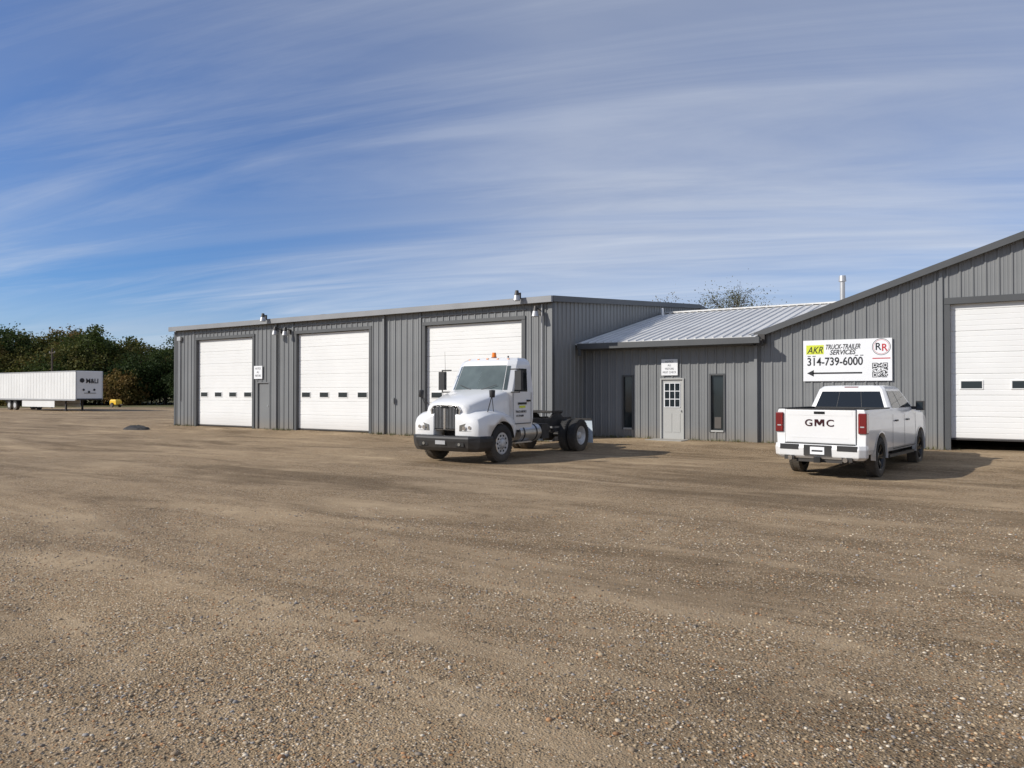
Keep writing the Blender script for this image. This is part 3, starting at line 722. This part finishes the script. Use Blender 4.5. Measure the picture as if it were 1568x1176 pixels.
go=bpy.data.objects.new('gravel_ground',me); COL.objects.link(go)
m=bpy.data.materials.new('gravel'); m.use_nodes=True; nt=m.node_tree; N=nt.nodes; L=nt.links; B=N['Principled BSDF']; B.inputs['Roughness'].default_value=.92; B.inputs['Specular IOR Level'].default_value=.15
geo=N.new('ShaderNodeNewGeometry')
def noi(scale,detail=6,vec=None,dist=0,rough=.55):
    n=N.new('ShaderNodeTexNoise'); n.inputs['Scale'].default_value=scale; n.inputs['Detail'].default_value=detail; n.inputs['Distortion'].default_value=dist; n.inputs['Roughness'].default_value=rough
    L.new(vec or geo.outputs['Position'],n.inputs['Vector']); return n.outputs['Fac']
def mrange(s,a,b,c,d):
    r=N.new('ShaderNodeMapRange'); r.inputs[1].default_value=a;r.inputs[2].default_value=b;r.inputs[3].default_value=c;r.inputs[4].default_value=d; L.new(s,r.inputs[0]); return r.outputs[0]
def math_(op,a,b):
    r=N.new('ShaderNodeMath'); r.operation=op
    for i,v in enumerate((a,b)):
        if isinstance(v,(int,float)): r.inputs[i].default_value=v
        else: L.new(v,r.inputs[i])
    return r.outputs[0]
def ramp(s,stops,const=False):
    r=N.new('ShaderNodeValToRGB'); e=r.color_ramp.elements
    if const: r.color_ramp.interpolation='CONSTANT'
    while len(e)<len(stops): e.new(.5)
    for el,(p,c) in zip(e,stops): el.position=p; el.color=(*c,1)
    L.new(s,r.inputs[0]); return r.outputs[0]
def mix(f,a,b,bt='MIX'):
    r=N.new('ShaderNodeMix'); r.data_type='RGBA'; r.blend_type=bt
    for i,v in((0,f),(6,a),(7,b)):
        if isinstance(v,(int,float)): r.inputs[i].default_value=v
        elif isinstance(v,tuple): r.inputs[i].default_value=(*v,1)
        else: L.new(v,r.inputs[i])
    return r.outputs[2]
def vor(scale):
    v=N.new('ShaderNodeTexVoronoi'); v.inputs['Scale'].default_value=scale; L.new(geo.outputs['Position'],v.inputs['Vector']); return v
def mapping(sc,rot):
    mp=N.new('ShaderNodeMapping'); mp.inputs['Scale'].default_value=sc; mp.inputs['Rotation'].default_value=(0,0,math.radians(rot)); L.new(geo.outputs['Position'],mp.inputs['Vector']); return mp.outputs[0]
mp=mapping((.22,.9,1),-16); mp2=mapping((.10,1.1,1),-26)
v1=vor(62); v2=vor(30); v3=vor(17)
stone=[(0,(.11,.095,.075)),(.16,(.30,.24,.17)),(.34,(.43,.345,.24)),(.5,(.20,.185,.17)),(.62,(.54,.47,.37)),(.76,(.34,.265,.18)),(.86,(.40,.22,.11)),(.92,(.78,.74,.66)),(1,(.34,.34,.34))]
def sep(v):
    s_=N.new('ShaderNodeSeparateColor'); L.new(v.outputs['Color'],s_.inputs[0]); return s_.outputs
s1,s2,s3=sep(v1),sep(v2),sep(v3)
c1_=ramp(s1[0],stone,True); c2_=ramp(s2[1],stone,True); c3_=ramp(s3[1],stone,True)
big=math_('MULTIPLY',mrange(s2[2],.50,.52,0,1),mrange(v2.outputs['Distance'],.33,.38,1,0))
big3=math_('MULTIPLY',mrange(s3[2],.88,.89,0,1),mrange(v3.outputs['Distance'],.26,.30,1,0))
fine=ramp(noi(140,4),[(.3,(.19,.15,.10)),(.5,(.32,.255,.175)),(.7,(.45,.37,.265))])
s_big=mrange(noi(1.0,8,mp,.35,.6),.51,.60,0,1)
s_trk=mrange(noi(.9,9,mp2,.5,.62),.56,.63,0,1)
s_med=mrange(noi(1.7,7,None,.4,.65),.50,.63,0,1)
sandf=math_('MINIMUM',math_('ADD',math_('ADD',math_('MULTIPLY',s_big,.5),math_('MULTIPLY',s_med,.4)),math_('MULTIPLY',s_trk,.55)),1.)
st=math_('MULTIPLY',mrange(v1.outputs['Distance'],.35,.55,1,.2),mrange(sandf,0,1,1.,.35))
base=mix(st,fine,c1_)
base=mix(math_('MULTIPLY',big,mrange(sandf,0,1,1.,.3)),base,c2_)
base=mix(math_('MULTIPLY',big3,mrange(sandf,0,1,1.,.15)),base,c3_)
base=mix(math_('MULTIPLY',sandf,.58),base,(.56,.475,.36))
dk=ramp(noi(.55,9,mp,.6,.66),[(.38,(.66,.64,.62)),(.50,(1.,.99,.98)),(.66,(1.14,1.13,1.11))])
base=mix(1.,base,dk,'MULTIPLY')
tone2=ramp(noi(.12,4),[(.35,(.90,.90,.90)),(.65,(1.1,1.09,1.07))])
base=mix(1.,base,tone2,'MULTIPLY')
base=mix(1.,base,(.90,.815,.70),'MULTIPLY')
vm=N.new('ShaderNodeVectorMath'); vm.operation='DOT_PRODUCT'; L.new(geo.outputs['Position'],vm.inputs[0]); vm.inputs[1].default_value=(-.5476,.8368,0)
gr=mrange(math_('ADD',vm.outputs['Value'],math_('MULTIPLY',noi(.1,4),30)),104,112,0,1)
grc=ramp(noi(.6,6),[(.35,(.07,.075,.03)),(.6,(.15,.13,.06))])
base=mix(gr,base,grc)
L.new(base,B.inputs['Base Color'])
ks=mrange(sandf,0,1,1.,.3)
hh=math_('MULTIPLY',mrange(v1.outputs['Distance'],0,.6,.7,0),ks)
hh=math_('ADD',hh,math_('MULTIPLY',math_('MULTIPLY',big,mrange(v2.outputs['Distance'],0,.38,1.3,.3)),ks))
hh=math_('ADD',hh,math_('MULTIPLY',math_('MULTIPLY',big3,mrange(v3.outputs['Distance'],0,.30,2.,.6)),ks))
hh=math_('ADD',hh,math_('MULTIPLY',noi(130,3),.4))
hh=math_('ADD',hh,math_('MULTIPLY',noi(9,5),.8))
bp=N.new('ShaderNodeBump'); bp.inputs['Strength'].default_value=1.; bp.inputs['Distance'].default_value=.012; L.new(hh,bp.inputs['Height']); L.new(bp.outputs[0],B.inputs['Normal'])
me.materials.append(m)

Fv=np.array([-.5476,.8368]);Rv=np.array([.8368,.5476])
t=(1+5**.5)/2
ico=np.array([(-1,t,0),(1,t,0),(-1,-t,0),(1,-t,0),(0,-1,t),(0,1,t),(0,-1,-t),(0,1,-t),(t,0,-1),(t,0,1),(-t,0,-1),(-t,0,1)])/1.9
icf=np.array([(0,11,5),(0,5,1),(0,1,7),(0,7,10),(0,10,11),(1,5,9),(5,11,4),(11,10,2),(10,7,6),(7,1,8),(3,9,4),(3,4,2),(3,2,6),(3,6,8),(3,8,9),(4,9,5),(2,4,11),(6,2,10),(8,6,7),(9,8,1)])
NP=62000
d=2.2+9.5*rng.random(NP)**1.45; la=(rng.random(NP)*2-1)*(.80*d+.8)
X=Fv[0]*d+Rv[0]*la; Y=Fv[1]*d+Rv[1]*la
keep=np.array([mn.noise((a*.7,b*1.1,7))+.35*mn.noise((a*3,b*3,1)) for a,b in zip(X,Y)])>-.30+.6*rng.random(NP)-.15
X=X[keep];Y=Y[keep];NP=len(X)
Z=np.array([gz(a,b)+und(a,b) for a,b in zip(X,Y)])
s=.0035+.0085*rng.random(NP)**2.0+ (rng.random(NP)<.012)*.008
V=np.repeat(ico[None],NP,0)*(1+.4*(rng.random((NP,12,1))-.5))
V=V*(s[:,None]*np.array([1,1,1]))[:,None,:]*(np.stack([1+.5*rng.random(NP),.8+.4*rng.random(NP),.5+.3*rng.random(NP)],1))[:,None,:]
an=rng.random(NP)*6.28; ca,sa=np.cos(an)[:,None],np.sin(an)[:,None]
vx=V[:,:,0]*ca-V[:,:,1]*sa; vy=V[:,:,0]*sa+V[:,:,1]*ca
VV=np.stack([vx+X[:,None],vy+Y[:,None],V[:,:,2]+(Z+s*.2)[:,None]],2).reshape(-1,3)
FF=(icf[None]+(np.arange(NP)*12)[:,None,None]).reshape(-1,3)
me=bpy.data.meshes.new('loose_gravel_stones'); me.vertices.add(len(VV)); me.vertices.foreach_set('co',VV.astype(np.float32).ravel())
me.loops.add(FF.size); me.loops.foreach_set('vertex_index',FF.astype(np.int32).ravel()); me.polygons.add(len(FF)); me.polygons.foreach_set('loop_start',np.arange(0,FF.size,3,dtype=np.int32)); me.polygons.foreach_set('loop_total',np.full(len(FF),3,dtype=np.int32))
me.update(); me.validate()
pal=np.array([(.42,.34,.24),(.31,.245,.175),(.50,.43,.34),(.21,.19,.17),(.68,.64,.56),(.40,.23,.12),(.33,.33,.34),(.56,.47,.34),(.37,.30,.21),(.39,.31,.21)])*np.array([.95,.88,.78])
cc=pal[rng.integers(0,len(pal),NP)]*(.75+.4*rng.random((NP,1))); cc=np.concatenate([cc,np.ones((NP,1))],1)
ca_=me.color_attributes.new('Col','FLOAT_COLOR','POINT'); ca_.data.foreach_set('color',np.repeat(cc,12,0).astype(np.float32).ravel())
m=bpy.data.materials.new('stone'); m.use_nodes=True; a=m.node_tree.nodes.new('ShaderNodeAttribute'); a.attribute_name='Col'; b=m.node_tree.nodes['Principled BSDF']; b.inputs['Roughness'].default_value=.8; m.node_tree.links.new(a.outputs['Color'],b.inputs['Base Color'])
me.materials.append(m); o=bpy.data.objects.new('loose_gravel_stones',me); COL.objects.link(o)

# ============================================================ TREES
def leafmat(name,stops):
    m=bpy.data.materials.new(name); m.use_nodes=True; nt=m.node_tree; N=nt.nodes; L=nt.links; b=N['Principled BSDF']; b.inputs['Roughness'].default_value=.7; b.inputs['Specular IOR Level'].default_value=.15
    oi=N.new('ShaderNodeObjectInfo'); tc=N.new('ShaderNodeTexCoord'); n=N.new('ShaderNodeTexNoise'); n.inputs['Scale'].default_value=.45; n.inputs['Detail'].default_value=5
    L.new(tc.outputs['Object'],n.inputs['Vector'])
    ad=N.new('ShaderNodeMath'); ad.operation='MULTIPLY_ADD'; L.new(n.outputs['Fac'],ad.inputs[0]); ad.inputs[1].default_value=.9; 
    sb=N.new('ShaderNodeMath'); sb.operation='MULTIPLY_ADD'; L.new(oi.outputs['Random'],sb.inputs[0]); sb.inputs[1].default_value=.8; sb.inputs[2].default_value=-.35
    L.new(sb.outputs[0],ad.inputs[2])
    r=N.new('ShaderNodeValToRGB'); e=r.color_ramp.elements
    while len(e)<len(stops): e.new(.5)
    for el,(p,c) in zip(e,stops): el.position=p; el.color=(*c,1)
    L.new(ad.outputs[0],r.inputs[0]); L.new(r.outputs[0],b.inputs['Base Color'])
    tr=N.new('ShaderNodeBsdfTranslucent'); L.new(r.outputs[0],tr.inputs['Color']); ms=N.new('ShaderNodeMixShader'); ms.inputs[0].default_value=.3
    L.new(b.outputs[0],ms.inputs[1]); L.new(tr.outputs[0],ms.inputs[2]); L.new(ms.outputs[0],N['Material Output'].inputs['Surface']); return m
LM=leafmat('treeline_leaves',[(0,(.030,.048,.016)),(.3,(.050,.075,.020)),(.55,(.085,.10,.026)),(.75,(.14,.12,.034)),(1,(.19,.115,.038))])
LA=leafmat('autumn_leaves',[(0,(.10,.11,.06)),(.5,(.15,.145,.08)),(1,(.20,.16,.09))])
def tree_mesh(name,h,cr_,z0,nclump,nleaf,lsz,seed,lm,trunk_r=.2,spread=.8):
    r=np.random.default_rng(seed); mb=MB()
    mb.cyl((0,0,-.3),(0.1,0,h*.45),trunk_r,trunk_r*.6,M['bark'],8,caps=False); mb.cyl((0.1,0,h*.45),(.05,.1,h*.9),trunk_r*.6,.03,M['bark'],6,caps=False)
    cents=[]
    for k in range(nclump):
        while True:
            p=r.random(3)*2-1
            q=np.linalg.norm(p)
            if q<1 and q>.35*r.random(): break
        zz=z0+(h-z0)*(p[2]*.5+.5); wid=cr_*(.65+.5*r.random())
        cents.append((p[0]*wid,p[1]*wid,zz))
    for k in range(0,nclump,2):
        c=cents[k]; zt=max(h*.15,min(h*.85,c[2]-cr_*.6*r.random()-.5)); 
        mb.cyl((0.05,0,zt),tuple(c),trunk_r*.28,.015,M['bark'],5,caps=False)
        c=np.array(c)
        for _ in range(3): mb.cyl(tuple(c*.75+np.array([0,0,zt])*.25),tuple(c+r.normal(0,cr_*.18,3)),.03,.008,M['bark'],4,caps=False)
    cs=np.array(cents); P=np.repeat(cs,nleaf,0)+r.normal(0,1,(nclump*nleaf,3))*np.repeat((.09+.12*r.random(nclump))*cr_*spread*1.6,nleaf)[:,None]*np.array([1,1,.75])
    n=len(P); a=r.normal(0,1,(n,3)); a/=np.linalg.norm(a,axis=1)[:,None]; b=np.cross(a,r.normal(0,1,(n,3))); b/=np.linalg.norm(b,axis=1)[:,None]
    sz=lsz*(.6+.8*r.random(n))[:,None]
    Q=np.stack([P-a*sz,P+b*sz*.6,P+a*sz,P-b*sz*.6],1).reshape(-1,3)
    off=len(mb.v); mb.v+= [tuple(q) for q in Q]
    for i in range(n): mb.f.append((off+4*i,off+4*i+1,off+4*i+2,off+4*i+3)); mb.m.append(lm); mb.s.append(False)
    return mb.obj(name,None,fix=False)
TL=empty('distant_treeline',(0,0,0))
var=[]
for k,(h,c) in enumerate(((11,3.4),(12,3.8),(10,3.6),(13,3.3),(9,3.8),(5,3.0))):
    var.append(tree_mesh('trees_variant_%d'%k,h,c,.8 if k!=5 else .0,55,130,.20,20+k,LM))
def place(o,lat,d,sc,k):
    x=Rv[0]*lat+Fv[0]*d; y=Rv[1]*lat+Fv[1]*d
    q=bpy.data.objects.new('trees_%d'%k,o.data); COL.objects.link(q); q.parent=TL
    q.location=(x,y,gz(x,y)-.1); q.rotation_euler=(0,0,random.random()*6.28); q.scale=(sc*random.uniform(.95,1.25),sc*random.uniform(.95,1.25),sc)
k=0
for row,(dd,sp,vv,s0) in enumerate(((114,3.0,[5,4],.9),(118,4.2,[0,2,4],.93),(124,4.2,[0,1,2],1.0),(131,4.2,[1,3,0],1.03),(138,5,[1,3],1.05))):
    lat=-160
    while lat<95:
        if not(row==0 and random.random()<.25):
            f_=1.0 if lat/dd<-.50 else .80
            place(var[random.choice(vv)],lat,dd+random.uniform(-2,2),s0*f_*random.uniform(.82,1.12),k); k+=1
        lat+=sp*random.uniform(.75,1.25)
place(var[0],-(784-145)/1120*120,120,1.14,998); place(var[1],-(784-12)/1120*122,122,1.05,999)
for o in var: bpy.data.objects.remove(o)
t1=tree_mesh('background_tree',9.9,2.9,4.2,85,120,.06,77,LA,.17,.9); t1.location=(-17.6,60,0)
t2=tree_mesh('background_tree',9.3,2.2,4.2,50,110,.06,78,LA,.15,.9); t2.location=(-22.4,57.2,0)

# ============================================================ SKY / SUN / CAMERA
EL=math.radians(31); sd=Vector((.66,.75,0)).normalized(); ld=Vector((sd.x*math.cos(EL),sd.y*math.cos(EL),-math.sin(EL)))
sun=bpy.data.lights.new('sun','SUN'); sun.energy=4.4; sun.angle=math.radians(.6); sun.color=(1,.95,.88)
so=bpy.data.objects.new('sun',sun); COL.objects.link(so); so.rotation_euler=ld.to_track_quat('-Z','Y').to_euler(); so.location=(-20,-20,30)
W=bpy.data.worlds.new('World'); S.world=W; W.use_nodes=True; nt=W.node_tree; N=nt.nodes; L=nt.links
bg=N['Background']; bg.inputs['Strength'].default_value=.1
sky=N.new('ShaderNodeTexSky'); sky.sky_type='NISHITA'; sky.sun_disc=False; sky.sun_elevation=EL; sky.sun_rotation=math.atan2(-sd.x,-sd.y); sky.air_density=1.0; sky.dust_density=.2; sky.ozone_density=4.
tc=N.new('ShaderNodeTexCoord'); dirv=tc.outputs['Generated']
def dot(v):
    r=N.new('ShaderNodeVectorMath'); r.operation='DOT_PRODUCT'; L.new(dirv,r.inputs[0]); r.inputs[1].default_value=v; return r.outputs['Value']
z=dot((0,0,1)); zc=math_('ADD',math_('MAXIMUM',z,0.0),.12)
a=math_('DIVIDE',dot((.8368,.5476,0)),zc); b=math_('DIVIDE',dot((-.5476,.8368,0)),zc)
def comb(x1,x2,y1,y2):
    cb=N.new('ShaderNodeCombineXYZ'); L.new(math_('ADD',math_('MULTIPLY',a,x1),math_('MULTIPLY',b,x2)),cb.inputs[0]); L.new(math_('ADD',math_('MULTIPLY',b,y1),math_('MULTIPLY',a,y2)),cb.inputs[1]); return cb.outputs[0]
n1=noi(1.0,10,comb(.26,.08,.85,.16),.9,.58); n2=noi(.8,6,comb(.35,0,.6,.1),.6,.5); n3=noi(2.3,10,comb(.16,.05,.9,.22),1.2,.62)
hole=mrange(dot((-.897,.398,.191)),.80,.985,0,1)
veil=mrange(n2,.34,.66,.60,1.0)
strk=mrange(n1,.36,.64,0,1); wisp=mrange(n3,.42,.66,0,1)
cl=math_('ADD',math_('ADD',math_('MULTIPLY',veil,.62),math_('MULTIPLY',strk,.34)),math_('MULTIPLY',wisp,.16))
cl=math_('MULTIPLY',cl,math_('SUBTRACT',1.,math_('MULTIPLY',hole,math_('SUBTRACT',.97,math_('ADD',math_('MULTIPLY',strk,.35),math_('MULTIPLY',wisp,.30))))))
low=mrange(z,.03,.14,.95,0)
cl=math_('MINIMUM',math_('MAXIMUM',cl,math_('MULTIPLY',low,mrange(strk,0,1,.45,1))),.96)
cc=ramp(z,[(0,(.70,.75,.81)),(.12,(.60,.66,.77)),(.30,(.43,.485,.61)),(.6,(.34,.39,.51))])
cc=mix(1.,cc,ramp(wisp,[(0,(.93,.94,.96)),(1,(1.10,1.09,1.07))]),'MULTIPLY')
vmul=N.new('ShaderNodeVectorMath'); vmul.operation='SCALE'; L.new(cc,vmul.inputs[0]); vmul.inputs['Scale'].default_value=10.0
skyc=mix(1.,sky.outputs[0],(.55,.80,1.15),'MULTIPLY')
f=mix(cl,skyc,vmul.outputs[0]); L.new(f,bg.inputs['Color'])
cam=bpy.data.cameras.new('camera'); co=bpy.data.objects.new('camera',cam); COL.objects.link(co); co.location=(0,0,1.65); co.rotation_euler=(math.radians(90.61),0,math.radians(33.2)); cam.sensor_width=36; cam.lens=25.71; cam.clip_end=8000; cam.clip_start=.05
S.camera=co
